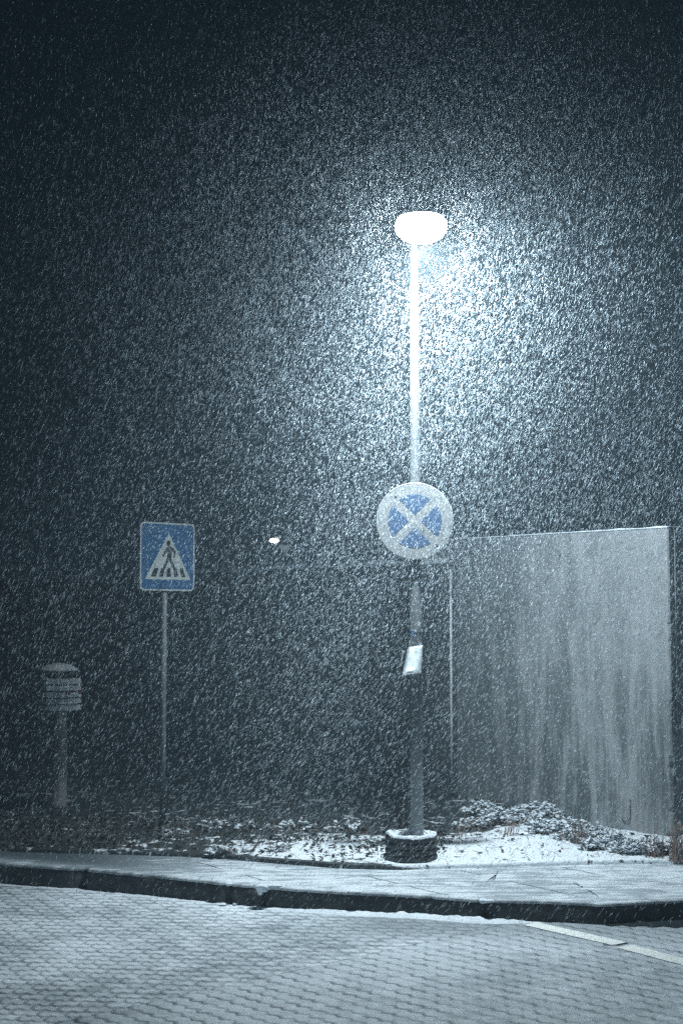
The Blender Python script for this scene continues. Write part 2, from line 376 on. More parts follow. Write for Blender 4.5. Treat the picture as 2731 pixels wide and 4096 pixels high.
# snow bank along the gutter
V = []; Fs = []; prev = None; NP = 9
sA = near_s(0, 3453) - 6; sB = near_s(2230, 3606)
for i in range(len(KP)):
    s = KS[i]
    if s < sA or s > sB: prev = None; continue
    p, n = KP[i], KN[i]; e = sm((sB - s) / 0.5)
    big = sm((s - near_s(1000, 3550)) / 0.8)
    wd = (0.045 + 0.05 * big + 0.02 * nz(s, 1, 0, 2.5) + 0.016 * nz(s, 1, 0, 12)) * (0.35 + 0.65 * e)
    ht = (0.010 + 0.016 * big + (0.004 + 0.008 * big) * nz(s, 7, 0, 5) + (0.004 + 0.010 * big) * nz(s, 7, 0, 20)) * e + 0.002
    ring = []
    for k in range(NP):
        t = k / (NP - 1); o = 0.012 + wd * t + 0.006 * nz(s * 20, t * 4, 1, 1.0)
        z = zroad(p.x) - 0.004 + ht * (1 - t ** 1.6) * (1 + 0.25 * nz(s * 18, t * 5, 2, 1.0))
        ring.append(len(V)); V.append(p + n * o + Vector((0, 0, z)))
    if prev:
        for a in range(NP - 1): Fs.append((prev[a], prev[a + 1], ring[a + 1], ring[a]))
    prev = ring
tag(link_mesh('snow_bank', V, Fs, M['snow'], smooth=True), 'thin ridge of snow blown against the kerb', 'snow', kind='stuff')
# snow lumps caught on the kerb joints
def lump(mb, c, r, seed, flat=0.5, n=10):
    bm = bmesh.new(); bmesh.ops.create_icosphere(bm, subdivisions=2, radius=1.0)
    vs = []
    for v in bm.verts:
        k = 1 + 0.35 * noise.noise(v.co * 1.6 + Vector((seed, 0, 0))) + 0.14 * noise.noise(v.co * 5 + Vector((0, seed, 0)))
        vs.append(Vector(c) + Vector((v.co.x * r[0] * k, v.co.y * r[1] * k, v.co.z * r[2] * k)))
    fs = [tuple(v.index for v in f.verts) for f in bm.faces]; bm.free(); mb.add(vs, fs)
mb = MB()
for px, py, dz, r in [(1046, 3550, 0.006, (0.05, 0.02, 0.016)), (1062, 3543, 0.008, (0.10, 0.03, 0.012)), (1040, 3566, -0.03, (0.022, 0.02, 0.03)),
                      (1932, 3606, -0.012, (0.035, 0.02, 0.018)), (1948, 3618, -0.05, (0.025, 0.02, 0.028)), (1968, 3612, -0.03, (0.03, 0.02, 0.014)), (1938, 3646, -0.115, (0.05, 0.04, 0.022)),
                      (1420, 3568, 0.002, (0.06, 0.03, 0.010)), (1090, 3545, 0.006, (0.09, 0.025, 0.012)), (1050, 3558, -0.01, (0.045, 0.025, 0.02)), (1955, 3606, -0.008, (0.05, 0.02, 0.012)), (915, 3538, 0.0, (0.03, 0.02, 0.012)), (940, 3618, -0.14, (0.018, 0.018, 0.009)), (2560, 3690, -0.13, (0.03, 0.015, 0.01)), (1975, 3618, -0.035, (0.03, 0.015, 0.02))]:
    g = G(px, py, dz); lump(mb, (g[0], g[1], dz), r, px * 0.37)
tag(mb.build('snow_clumps', M['snow'], smooth=True), 'clumps of snow caught in the kerb joints', 'snow', kind='stuff')
# frozen lump in the gutter on the right
lg = G(2645, 3684, z0); r_ = empty('ice_lump', (lg[0], lg[1] + 0.02, z0 + 0.008))
tag(r_, 'snow-covered clod with an upright icy stub lying in the wet gutter', 'ice')
mb = MB(); lump(mb, (-0.045, 0, 0.012), (0.05, 0.03, 0.02), 3); lump(mb, (0.05, 0.005, 0.008), (0.028, 0.02, 0.014), 5); lump(mb, (0.105, 0.0, 0.012), (0.034, 0.022, 0.014), 9); lump(mb, (-0.13, 0.0, 0.0), (0.02, 0.012, 0.008), 1)
mb.build('snow_crust', M['snow'], r_, True)
mb = MB(); mb.tube([(0.0, -0.012, -0.01), (0.002, -0.012, 0.03), (-0.003, -0.012, 0.055), (0.001, -0.012, 0.072)], [0.016, 0.011, 0.012, 0.006], 9); mb.build('stub', simple('icy_stub', (0.3, 0.34, 0.36), (0.18, 0.2, 0.22), 60, 0.4), r_, True)

# ------------------------------------------------------------------ verge (raised bed)
A = Vector((2.77, 12.05, 0)); U = Vector((-0.6402, 0.7682, 0)); W2 = Vector((0.7682, 0.6402, 0)); NW = Vector((-0.7682, -0.6402, 0))
EDGE = [(-14, 17.0), (-6, 12.9), (-2.8, 11.85), (-1.9, 11.72), (-1.06, 11.56), (-0.4, 11.24), (0.07, 11.06), (0.5, 11.03), (1.2, 11.12), (2.0, 11.25), (3.0, 11.3), (14, 14.5)]
def edge_y(x): return interp(x, EDGE) + 0.012 * nz(x, 0, 0, 4)
def zverge(x, y):
    e = y - edge_y(x)
    if e < 0: return 0.036 + 0.15 * e
    w = (Vector((x, y, 0)) - A).dot(NW)              # distance in front of the right wall
    z = 0.036 + 0.05 * sm(e / 0.7) + 0.015 * nz(x, y, 0, 1.7) * sm(e / 0.3) + 0.012 * nz(x, y, 4, 6) * sm(e / 0.15)
    z += 0.07 * sm((x - 0.4) / 1.0) * sm((2.25 - x) / 0.9) * sm(1 - w / 1.1) * sm(e / 0.5)
    z += 0.04 * sm(1 - abs(x - 1.5) / 0.6) * sm(e / 0.5)
    return z
xs = np.concatenate([np.arange(-14, -3.6, 0.3), np.arange(-3.6, 4.2, 0.035), np.arange(4.2, 14, 0.3)])
es = [0.0, 0.003, 0.02, 0.05] + list(np.arange(0.09, 1.6, 0.04)) + list(np.arange(1.6, 4, 0.15)) + list(np.arange(4, 26, 1.0))
V = []; Fs = []; nE = len(es) + 1
for i, x in enumerate(xs):
    y0 = edge_y(x)
    V.append((x, y0, -0.03))
    for e in es: V.append((x, y0 + e, zverge(x, y0 + e) + (-0.02 if e == 0.0 else -0.004 if e == 0.003 else 0)))
    if i:
        for j in range(nE - 1):
            a = (i - 1) * nE + j; b = i * nE + j; Fs.append((a, b, b + 1, a + 1))
tag(link_mesh('verge', V, Fs, M['verge'], smooth=True), kind='structure')
# bed edging, a low dark kerb only its left half shows above the snow
V = []; Fs = []; prev = None
for i in range(150):
    x = -1.25 + 1.86 * i / 149; y = edge_y(x); f = sm((x + 1.25) / 0.15) * sm((0.61 - x) / 0.35)
    j = 0.02 if i % 60 == 40 else 0
    ring = []
    for o, z in ((-0.012 + j, -0.02), (-0.012 + j, 0.002 + 0.030 * f), (0.0, 0.006 + 0.035 * f), (0.035, 0.008 + 0.032 * f)):
        ring.append(len(V)); V.append((x, y + o, z))
    if prev:
        for a in range(3): Fs.append((prev[a], ring[a], ring[a + 1], prev[a + 1]))
    prev = ring
tag(link_mesh('bed_kerb', V, Fs, M['kerb']), kind='structure')

# ------------------------------------------------------------------ walls
def prism(name, pts, z0, z1, mat, parent=None, layers=1, edge=None):
    V = []; Fs = []; n = None
    for k in range(layers + 1):
        z = z0 + (z1 - z0) * k / layers
        P = pts(z) if callable(pts) else pts; n = len(P)
        V += [(p.x, p.y, z) for p in P]
        if k:
            for i in range(n): i2 = (i + 1) % n; Fs.append(((k - 1) * n + i, (k - 1) * n + i2, k * n + i2, k * n + i))
    Fs.append(tuple(range(n))[::-1]); Fs.append(tuple(layers * n + i for i in range(n)))
    return link_mesh(name, V, Fs, mat, parent)
HW = D(2668, 2110, 12.05).z
def block(z):
    ch = 0.010 + 0.006 * abs(nz(0, 0, z, 9))
    for c, w, a in ((0.66, 0.05, 0.045), (0.74, 0.03, 0.02), (1.86, 0.02, 0.018), (1.72, 0.015, 0.012), (0.30, 0.03, 0.03), (1.2, 0.02, 0.008), (0.45, 0.10, 0.012)):
        ch += a * math.exp(-((z - c) / w) ** 2) * (1 + 0.5 * nz(0, 3, z, 60))
    dz = 0.02 * (1 - z / HW) - 0.0
    A_ = A + W2 * dz * 0.0
    return [A_ + W2 * ch, A_ + W2 * 5, A_ + W2 * 5 + U * 2.95, A_ + U * 2.95, A_ + U * ch]
w1 = empty('concrete_wall', A)
tag(w1, 'tall pale concrete wall lit by the lamp, streaked with stains, shade painted in at the left, ending in a chipped corner', 'wall')
def rel(o, root): o.location = -Vector(root.location); return o
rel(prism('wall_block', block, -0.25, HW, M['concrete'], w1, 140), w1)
def snowcap(poly, z, h, parent, seed):
    # thin lumpy snow along the top edge a->b, w deep
    a, b, w = poly; d = (b - a); L = d.length; d.normalize(); s = Vector((-d.y, d.x, 0)); s = s if s.dot(NW) < 0 else -s
    n = int(L / 0.04); V = []; Fs = []; prev = None
    for i in range(n + 1):
        p = a + d * (L * i / n); k = h * (0.75 + 0.5 * nz(i * 0.2, seed, 0, 1) + 0.3 * nz(i, seed, 0, 0.9)); ring = []
        for o, zz in ((-0.006, 0.0), (-0.010, k * 0.5), (0.006, k), (w * 0.5, k * 1.1), (w, 0)):
            ring.append(len(V)); V.append(p + s * o + Vector((0, 0, z + zz)))
        if prev:
            for q in range(4): Fs.append((prev[q], ring[q], ring[q + 1], prev[q + 1]))
        prev = ring
    return link_mesh('snow_cap', V, Fs, M['snow'], parent, True)
rel(snowcap((A, A + U * 2.9, 0.25), HW, 0.018, w1, 1), w1)
rel(snowcap((A + W2 * 0.0, A + W2 * 4, 0.25), HW + 0.003, 0.014, w1, 4), w1)
mb = MB(); pc = A + W2 * 0.055 - Vector((-0.6402, 0.7682, 0)) * 0.024
mb.tube([pc + Vector((0, 0, HW - 0.02)), pc + Vector((0, 0, 1.05))], 0.005, 8); rel(mb.build('conduit', M['pole'], w1, True), w1)
hk = A + U * 0.47 + NW * 0.012; mb = MB()
mb.tube([hk + U * (-0.03) + Vector((0, 0, 0.36))] + [hk + U * (0.02 - 0.05 * math.cos(t)) + Vector((0, 0, 0.22 - 0.05 * math.sin(t) * 1.2)) for t in np.linspace(0, 2.6, 10)], 0.004, 6)
rel(mb.build('wire_hook', M['dark'], w1, True), w1)
# left, lower wall, a little in front of the right one
P0 = A + NW * 0.10
t = 2.5
for _ in range(400):
    q = P0 + U * t
    if q.x / q.y < (1796 - 1365.5) / F * 1.0: break
    t += 0.002
Q0 = P0 + U * t; HL = D(1796, 2253, Q0.y).z
w2 = empty('concrete_wall', Q0)
tag(w2, 'lower dark concrete wall running left behind the lamp pole, with a snow line on top', 'wall')
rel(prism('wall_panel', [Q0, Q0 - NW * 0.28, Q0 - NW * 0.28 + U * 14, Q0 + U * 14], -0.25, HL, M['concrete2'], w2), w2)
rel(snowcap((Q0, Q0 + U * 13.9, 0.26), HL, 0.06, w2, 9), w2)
mb = MB(); e = Q0 - U * 0.008 + NW * 0.0
mb.tube([e + NW * -0.012 + Vector((0, 0, HL - 0.06)), e + NW * -0.012 + Vector((0, 0, 0.22))], 0.012, 8); rel(mb.build('lit_edge_strip', M['louvre'], w2, True), w2)  # white strip added to stand for the lamplit end of the wall
for k in range(1, 6):
    mb = MB(); g = Q0 + U * (2.0 * k) + NW * 0.002
    mb.box(g + Vector((0, 0, HL / 2 - 0.03)), (0.02, 0.012, HL - 0.04), Matrix.Rotation(math.atan2(U.y, U.x), 3, 'Z')); rel(mb.build('panel_joint', M['dark'], w2), w2)

# ------------------------------------------------------------------ street lamp
PB = D(1667, 3330, 11.28); PX, PY = PB.x, PB.y
zv = zverge(PX, PY)
PT = D(1655, 960, 11.28)
lamp = empty('street_lamp', (PX, PY, zv))
tag(lamp, 'lit street lamp on a tall steel pole with a glaring white head', 'street lamp')
def pole_x(z): return (PT.x - PX) * (z - zv) / (PT.z - zv)
mb = MB(); zt = PT.z - zv; HS = 2.35 
def ring_pole(segs):
    V = []; n = 28
    for z, r in segs:
        for k in range(n): a = 2 * PI * k / n; V.append((pole_x(z + zv) + r * math.cos(a), r * math.sin(a), z))
    Fs = [(i * n + k, i * n + (k + 1) % n, (i + 1) * n + (k + 1) % n, (i + 1) * n + k) for i in range(len(segs) - 1) for k in range(n)]
    Fs += [tuple(range(n))[::-1], tuple((len(segs) - 1) * n + k for k in range(n))]; return V, Fs
V, Fs = ring_pole([(-0.1, 0.052), (1.2, 0.050), (2.1, 0.047), (2.12, 0.044), (4.55, 0.037), (4.56, 0.034), (zt - 0.02, 0.033)])
link_mesh('pole', V, Fs, M['pole'], lamp, True)
LH = D(1683, 905, PY - 0.52); lx, ly, lz = LH.x - PX, LH.y - PY, LH.z - zv
mb = MB(); mb.tube([(pole_x(PT.z), 0, zt - 0.05), (pole_x(PT.z), -0.02, zt + 0.02), (lx * 0.6, -0.12, zt + 0.05), (lx * 0.9, ly * 0.6, lz + 0.09)], 0.024, 12); mb.build('arm', M['pole'], lamp, True)
mb = MB(); prof = [(0.002, -0.125)] + [(0.2 * math.cos(a) ** 0.9, 0.125 * math.sin(a)) for a in np.linspace(-1.35, 0.55, 12)]
mb.lathe(prof, (lx, ly, lz), 40); mb.build('diffuser', m_emit('lamp_glow', (0.86, 0.95, 1.0), 165.0), lamp, True)
mb = MB(); mb.lathe([(0.172, 0.066), (0.16, 0.08), (0.10, 0.105), (0.03, 0.112)], (lx, ly, lz), 40); mb.build('housing', M['galv'], lamp, True)
# sticker on the pole
def pole_patch(name, px0, py0, px1, py1, mat, parent, off=0.002, z_off=0):
    za = D(px0, py0, PY - 0.05).z - zv; zb = D(px0, py1, PY - 0.05).z - zv; V = []; Fs = []; n = 8
    for i in range(n + 1):
        X = D(px0 + (px1 - px0) * i / n, py0, PY - 0.05).x - PX
        for z in (zb, za):
            r = 0.0472 + off; c = X - pole_x(z + zv); c = max(-r * 0.98, min(r * 0.98, c)); V.append((pole_x(z + zv) + c, -math.sqrt(r * r - c * c), z))
        if i: Fs.append((2 * i - 2, 2 * i, 2 * i + 1, 2 * i - 1))
    return link_mesh(name, V, Fs, mat, parent)
st = pole_patch('sticker', 1638, 2519, 1664, 2546, M['sticker'], lamp)
pole_patch('sticker_print', 1641, 2523, 1656, 2540, M['stickerblue'], st, 0.004)
# notice on the pole
nr = empty('notice', (PX, PY, 1.85)); tag(nr, 'white paper notice in a plastic sleeve tied round the lamp pole', 'notice')
def sheet(name, quad, mat, dep, bow, n=10, m=10, parent=None, curl=0.0, seed=0, tilt=0.0):
    V = []; Fs = []
    for j in range(m + 1):
        for i in range(n + 1):
            u, v = i / n, j / m
            a = Vector(quad[0]).lerp(Vector(quad[1]), u); b = Vector(quad[3]).lerp(Vector(quad[2]), u); q = a.lerp(b, v)
            d = dep - tilt * v - bow * (1 - (2 * u - 1) ** 2) + curl * sm((v - 0.75) / 0.25) * (1 - u) + 0.004 * nz(u * 3, v * 3, seed)
            P = D(q.x, q.y, d); V.append(P - Vector((PX, PY, 1.85)))
    for j in range(m):
        for i in range(n): a = j * (n + 1) + i; Fs.append((a, a + 1, a + n + 2, a + n + 1))
    o = link_mesh(name, V, Fs, mat, parent, True); md = o.modifiers.new('thick', 'SOLIDIFY'); md.thickness = 0.001; return o
sheet('paper', [(1638, 2591), (1689, 2582), (1672, 2684), (1620, 2692)], M['paper'], PY - 0.052, 0.028, parent=nr, curl=-0.02, tilt=0.09)
sheet('sleeve', [(1633, 2588), (1691, 2580), (1683, 2690), (1608, 2703)], M['sleeve'], PY - 0.058, 0.028, parent=nr, curl=-0.02, seed=2, tilt=0.09)
sheet('sleeve_flap', [(1608, 2602), (1616, 2604), (1606, 2664), (1600, 2666)], M['sleeve'], PY - 0.02, 0.0, parent=nr, seed=5)
mb = MB(); mb.lathe([(0.0495, -0.006), (0.0505, -0.006), (0.0505, 0.006), (0.0495, 0.006)], (pole_x(1.8), 0, -0.05), 24); mb.build('tie', M['dark'], nr)
# corrugated collar
cc = D(1644, 3400, PY); col = empty('corrugated_collar', (cc.x, PY, zv - 0.02))
tag(col, 'short dark corrugated pipe ring filled with snow round the foot of the lamp pole', 'pipe collar')
R0 = 0.205; prof = []
for k in range(4):
    for a in np.linspace(-PI / 2, PI / 2, 9): prof.append((R0 - 0.014 + 0.014 * math.cos(a), 0.03 + 0.048 * k + 0.023 * math.sin(a)))
V = []; Fs = []; n = 72; base_dip = []
full = [(R0 - 0.012, -0.06)] + prof + [(R0 - 0.02, 0.205), (R0 - 0.035, 0.202), (R0 - 0.035, 0.15)]
for r, z in full:
    for k in range(n):
        a = 2 * PI * k / n; rr = r * (1 + 0.012 * math.sin(2 * a + 1) + 0.008 * nz(math.cos(a) * 2, math.sin(a) * 2, z * 14)) - 0.004 * (0.5 + 0.5 * math.cos(24 * a)) * (1 if r > R0 - 0.01 else 0); V.append((rr * math.cos(a), rr * math.sin(a), z))
for i in range(len(full) - 1):
    for k in range(n): k2 = (k + 1) % n; Fs.append((i * n + k, i * n + k2, (i + 1) * n + k2, (i + 1) * n + k))
link_mesh('ribbed_ring', V, Fs, M['rubber'], col, True)
V = []; Fs = []
rs = [0.0, 0.05, 0.10, 0.14, 0.165, 0.188, 0.199, 0.200]
for j, r in enumerate(rs):
    for k in range(n):
        a = 2 * PI * k / n; x, y = r * math.cos(a), r * math.sin(a)
        z = 0.19 + 0.016 * sm((r - 0.10) / 0.08) + 0.012 * nz(x, y, 2, 22) - (0.018 if j == 7 else 0) + (0.03 * math.exp(-((x + 0.165) ** 2 + (y + 0.05) ** 2) / 0.0022))
        V.append((x, y, z))
for i in range(len(rs) - 1):
    for k in range(n): k2 = (k + 1) % n; Fs.append((i * n + k, i * n + k2, (i + 1) * n + k2, (i + 1) * n + k))
link_mesh('snow_fill', V, Fs, M['snow'], col, True)
mb = MB()
for k in range(26):
    a = random.uniform(0, 2 * PI); r = random.uniform(0.06, 0.17); c = Vector((r * math.cos(a), r * math.sin(a), 0.2)); d = Vector((random.gauss(0, .025), random.gauss(0, .025), random.uniform(0.0, .03)))
    mb.tube([c, c + d * 0.5 + Vector((0, 0, .008)), c + d], 0.002, 4)
mb.build('twigs', M['twig'], col)

# ------------------------------------------------------------------ round sign on the lamp pole
sc = D(1659, 2084, PY - 0.075); R = 0.302
rsn = empty('round_sign', sc, math.radians(-2)); tag(rsn, 'round no-stopping sign, faded pale rim and cross on blue, on the lamp pole', 'traffic sign')
def circ(r, n=72): return [(r * math.cos(2 * PI * k / n), r * math.sin(2 * PI * k / n)) for k in range(n)]
mb = MB(); mb.plate(circ(R), 0.0, 0.012)
mb2 = MB(); n = 96; V = []
for r, y in ((R, 0.008), (R + 0.003, 0.004), (R + 0.003, -0.001), (R - 0.002, -0.0012)):
    for k in range(n): V.append((r * math.cos(2 * PI * k / n), y, r * math.sin(2 * PI * k / n)))
Fs = [(i * n + k, (i * n + (k + 1) % n), (i + 1) * n + (k + 1) % n, (i + 1) * n + k) for i in range(3) for k in range(n)]
pl = mb.build('plate', M['signwhite'], rsn)
link_mesh('rim', V, Fs, simple('rim_edge', (0.62, 0.66, 0.68), None, 12, 0.45), pl, True)
off = 0.165 * R; rb = 0.70 * R
for q in range(4):
    tip = off * math.sqrt(1.0)
    # region z > |x| + off inside radius rb, rotated by q*90
    b0 = (-off + math.sqrt(2 * rb * rb - off * off)) / 2; a1 = math.atan2(b0 + off, b0); a2 = PI - a1
    poly = [(0, off)] + [(rb * math.cos(a), rb * math.sin(a)) for a in np.linspace(a1, a2, 16)]
    c, s = math.cos(q * PI / 2), math.sin(q * PI / 2); poly = [(x * c - z * s, x * s + z * c) for x, z in poly]
    m3 = MB(); m3.plate(poly[::1], -0.0015, 0.002); m3.build('blue_sector', M['signblue'], pl)
for x, z in ((0.17, -0.18), (-0.15, 0.20)):
    m3 = MB(); m3.lathe([(0.010, 0.0), (0.009, 0.004), (0.003, 0.005)], (0, 0, 0), 14)
    o = m3.build('rivet', M['galv'], pl); o.rotation_euler = (PI / 2, 0, 0); o.location = (x, -0.0005, z)
for z in (0.14, -0.14):
    m3 = MB(); m3.box((0, 0.03, z), (0.13, 0.03, 0.03)); m3.build('bracket', M['galv'], rsn)

# ------------------------------------------------------------------ pedestrian crossing sign on its own post
s0 = D(567, 2085, 12.25); 
tl = D(562, 2085, 12.25); half = 0.3; ang = math.radians(45)
Wd = 0.6; Hd = (2362 - 2085) / F * 12.25
cx = tl.x + math.cos(ang) * Wd / 2; cy = 12.25 + math.sin(ang) * Wd / 2; cz = (tl.z + D(562, 2362, 12.25).z) / 2
nrm = Vector((math.sin(ang), -math.cos(ang), 0))
cs = empty('crossing_sign', (cx, cy, 0.0), ang); tag(cs, 'square blue pedestrian crossing sign with a walking figure in a triangle, on a thin post', 'traffic sign')
mb = MB(); mb.lathe([(0.026, -0.1), (0.026, cz + Hd / 2 - 0.04)], (0, 0.045, 0), 20); mb.build('post', M['pole'], cs, True)
def rrect(w, h, r, n=6):
    out = []
    for sx, sz, a0 in ((1, 1, 0), (-1, 1, PI / 2), (-1, -1, PI), (1, -1, 1.5 * PI)):
        for k in range(n + 1): a = a0 + PI / 2 * k / n; out.append((sx * (w / 2 - r) + r * math.cos(a), sz * (h / 2 - r) + r * math.sin(a)))
    return out
def sh(poly): return [(x, z + cz) for x, z in poly]
mb = MB(); mb.plate(sh(rrect(Wd, Hd, 0.045)), 0.0, 0.010); pl2 = mb.build('plate', M['platewhite'], cs)
mb = MB(); mb.plate(sh(rrect(Wd - 0.028, Hd - 0.028, 0.035)), -0.0015, 0.003); bf = mb.build('blue_field', M['plateblue'], cs)
def uv(u, v): return ((u - 0.5) * Wd, (v - 0.5) * Hd + cz)
mb = MB(); mb.plate([uv(0.085, 0.165), uv(0.925, 0.165), uv(0.515, 0.85)], -0.003, 0.001); tri = mb.build('triangle', M['platewhite'], cs)
fig = MB()
def pl_(pts): fig.plate([uv(*p) for p in pts], -0.0045, -0.001)
pl_([(0.505 + 0.036 * math.cos(a), 0.70 + 0.040 * math.sin(a)) for a in np.linspace(0, 2 * PI, 18)[:-1]])
def limb(p, q, w0, w1):
    d = Vector((q[0] - p[0], q[1] - p[1])); nrm_ = Vector((-d.y, d.x)).normalized()
    pl_([(p[0] + nrm_.x * w0, p[1] + nrm_.y * w0), (q[0] + nrm_.x * w1, q[1] + nrm_.y * w1), (q[0] - nrm_.x * w1, q[1] - nrm_.y * w1), (p[0] - nrm_.x * w0, p[1] - nrm_.y * w0)])
pl_([(0.485, 0.645), (0.52, 0.66), (0.575, 0.635), (0.568, 0.55), (0.562, 0.47), (0.487, 0.47), (0.487, 0.56)])
limb((0.49, 0.635), (0.405, 0.50), 0.020, 0.015); limb((0.572, 0.625), (0.625, 0.57), 0.018, 0.016); limb((0.622, 0.575), (0.612, 0.49), 0.017, 0.013)
limb((0.505, 0.47), (0.44, 0.36), 0.024, 0.02); limb((0.44, 0.36), (0.385, 0.215), 0.019, 0.017)
limb((0.54, 0.47), (0.60, 0.36), 0.022, 0.019); limb((0.60, 0.36), (0.66, 0.235), 0.018, 0.017); limb((0.655, 0.235), (0.70, 0.225), 0.014, 0.01)
fo = fig.build('walking_figure', M['platedark'], tri)
for b in [((0.25, 0.33), (0.33, 0.33), (0.285, 0.205), (0.19, 0.205)), ((0.375, 0.33), (0.435, 0.33), (0.42, 0.205), (0.335, 0.205)),
          ((0.485, 0.335), (0.55, 0.335), (0.56, 0.205), (0.475, 0.205)), ((0.60, 0.335), (0.66, 0.335), (0.695, 0.205), (0.615, 0.205)), ((0.715, 0.335), (0.775, 0.335), (0.83, 0.205), (0.75, 0.205))]:
    m3 = MB(); m3.plate([uv(*p) for p in b][::-1], -0.004, -0.001); m3.build('zebra_bar', M['platedark'], tri)
for z in (0.16, -0.16):
    m3 = MB(); m3.box((0, 0.015, cz + z), (0.10, 0.016, 0.03)); m3.build('bracket', M['galv'], cs)

# ------------------------------------------------------------------ louvred vent column at the left
vd = 14.0; vb = D(236, 3250, vd); vr = empty('vent_column', (vb.x, vd, 0.0), math.radians(12)); tag(vr, 'white louvred box with a red mark on a post, under a small peaked cap, in the dark at the left', 'vent column')
za, zb = D(236, 2842, vd).z, D(236, 2711, vd).z
mb = MB(); mb.lathe([(0.075, -0.1), (0.07, 0.5), (0.062, za)], (0, 0, 0), 8); mb.build('post', M['rust'], vr)
NL = 5
for k in range(NL):
    h = (zb - za) / NL; z = za + h * k; m3 = MB(); m3.lathe([(0.15, z), (0.20, z + 0.008), (0.192, z + h * 0.85), (0.15, z + h * 0.88)], (0, 0, 0), 8); m3.build('louvre', M['louvre'], vr)
m3 = MB(); m3.lathe([(0.145, za + 0.01), (0.145, zb - 0.01)], (0, 0, 0), 8); m3.build('inner_drum', M['dark'], vr)
zm = za + (zb - za) * 0.52
for a0, a1, hh, zz in ((-78, -62, 0.026, -0.005), (-22, 12, 0.026, 0.0), (-60, 12, 0.008, 0.022)):
    V = []; Fs = []
    for i in range(13):
        a = math.radians(a0 + (a1 - a0) * i / 12); seg = PI / 4; base = math.floor(a / seg) * seg + seg / 2
        r = 0.1975 * math.cos(seg / 2) / math.cos(a - base) + 0.006
        for z in (zm + zz, zm + zz + hh): V.append((r * math.cos(a), r * math.sin(a), z))
        if i: Fs.append((2 * i - 2, 2 * i, 2 * i + 1, 2 * i - 1))
    link_mesh('red_mark', V, Fs, M['red'], vr)
m3 = MB(); m3.lathe([(0.06, zb - 0.02), (0.06, zb + 0.12)], (0, 0, 0), 8); m3.build('neck', M['dark'], vr)
zc = D(236, 2678, vd).z; m3 = MB(); m3.lathe([(0.17, zc - 0.012), (0.19, zc - 0.006), (0.185, zc + 0.006), (0.11, zc + 0.045), (0.03, zc + 0.062)], (-0.02, 0, 0), 16); m3.build('cap', M['louvre'], vr, True)

# ------------------------------------------------------------------ distant lamp
dd = 34.0; dl = D(1097, 2162, dd); dr = empty('distant_lamp', (dl.x + 0.35, dd, -0.2)); tag(dr, 'tiny lit street lamp far beyond the left wall', 'street lamp')
mb = MB(); mb.lathe([(0.06, -0.1), (0.04, dl.z + 0.3)], (0, 0, 0), 12); mb.build('pole', M['dark'], dr)
mb = MB(); mb.tube([(0, 0, dl.z + 0.28), (-0.15, 0, dl.z + 0.30), (-0.35, 0, dl.z + 0.28)], 0.02, 8); mb.build('arm', M['dark'], dr)
mb = MB(); mb.lathe([(0.02, -0.05), (0.09, -0.03), (0.11, 0.0), (0.09, 0.025), (0.02, 0.04)], (-0.35, 0, dl.z + 0.2), 20); mb.build('diffuser', m_emit('far_glow', (1.0, 0.98, 0.9), 25.0), dr, True)
q = D(1140, 2190, dd); mb = MB(); mb.box((q.x - dr.location.x, 0, q.z + 0.2), (0.22, 0.12, 0.10)); mb.build('lit_box', m_emit('far_box_glow', (0.35, 0.45, 0.5), 0.6), dr)  # emission stands in for lamplight falling on a pale box

# ------------------------------------------------------------------ leaf litter and plants
def leaf_card(mb, c, L, w, yaw, pitch, roll=0.0, fold=0.3):
    R_ = Matrix.Rotation(yaw, 3, 'Z') @ Matrix.Rotation(pitch, 3, 'Y') @ Matrix.Rotation(roll, 3, 'X')
    pts = [(-L / 2, 0, 0), (-L * 0.1, w / 2, w * fold), (L / 2, 0, L * 0.12), (-L * 0.1, -w / 2, w * fold), (-L * 0.05, 0, 0)]
    mb.add([Vector(c) + R_ @ Vector(p) for p in pts], [(0, 4, 1), (4, 2, 1), (0, 3, 4), (4, 3, 2)])
mb = MB(); cnt = 0
while cnt < 4200:
    x = random.uniform(-4.6, 3.2); e = abs(random.gauss(0, 0.9)) + 0.02; y = edge_y(x) + e
    if (Vector((x, y, 0)) - A).dot(NW) < 0.02 or e > 2.2: continue
    dens = 0.16 + 0.5 * sm((e - 0.25) / 0.5) + 0.75 * sm((-1.4 - x) / 0.8)
    if x > 0.9: dens = 0.02 + 0.13 * sm((e - 0.45) / 0.4)
    dens *= 0.5 + 1.1 * sm((nz(x, y, 0, 3.2) + 0.25) / 0.5)
    if random.random() > dens: continue
    z = zverge(x, y); L = random.uniform(0.02, 0.06)
    leaf_card(mb, (x, y, z + random.uniform(0.002, 0.02)), L, L * random.uniform(0.4, 0.75), random.uniform(0, 6.28), random.gauss(0, 0.5), random.gauss(0, 0.6)); cnt += 1
tag(mb.build('leaf_litter', M['leafdark']), 'dark fallen leaves scattered over the snowy verge', 'leaves', kind='stuff')
mb = MB()
for k in range(420):
    x = random.uniform(-3.4, 3.1); e = random.uniform(0.03, 1.2); y = edge_y(x) + e
    if (Vector((x, y, 0)) - A).dot(NW) < 0.03: continue
    z = zverge(x, y); a = random.uniform(0, 2 * PI); L = random.uniform(0.05, 0.16); el = random.uniform(0.0, 0.9)
    p = Vector((x, y, z + 0.004)); d = Vector((math.cos(a) * math.cos(el), math.sin(a) * math.cos(el), math.sin(el))) * L
    mb.tube([p, p + d * 0.5 + Vector((0, 0, L * 0.08)), p + d], 0.0016, 4)
tag(mb.build('dry_grass', M['straw']), 'thin dry grass blades and stalks poking through the snow', 'grass', kind='stuff')

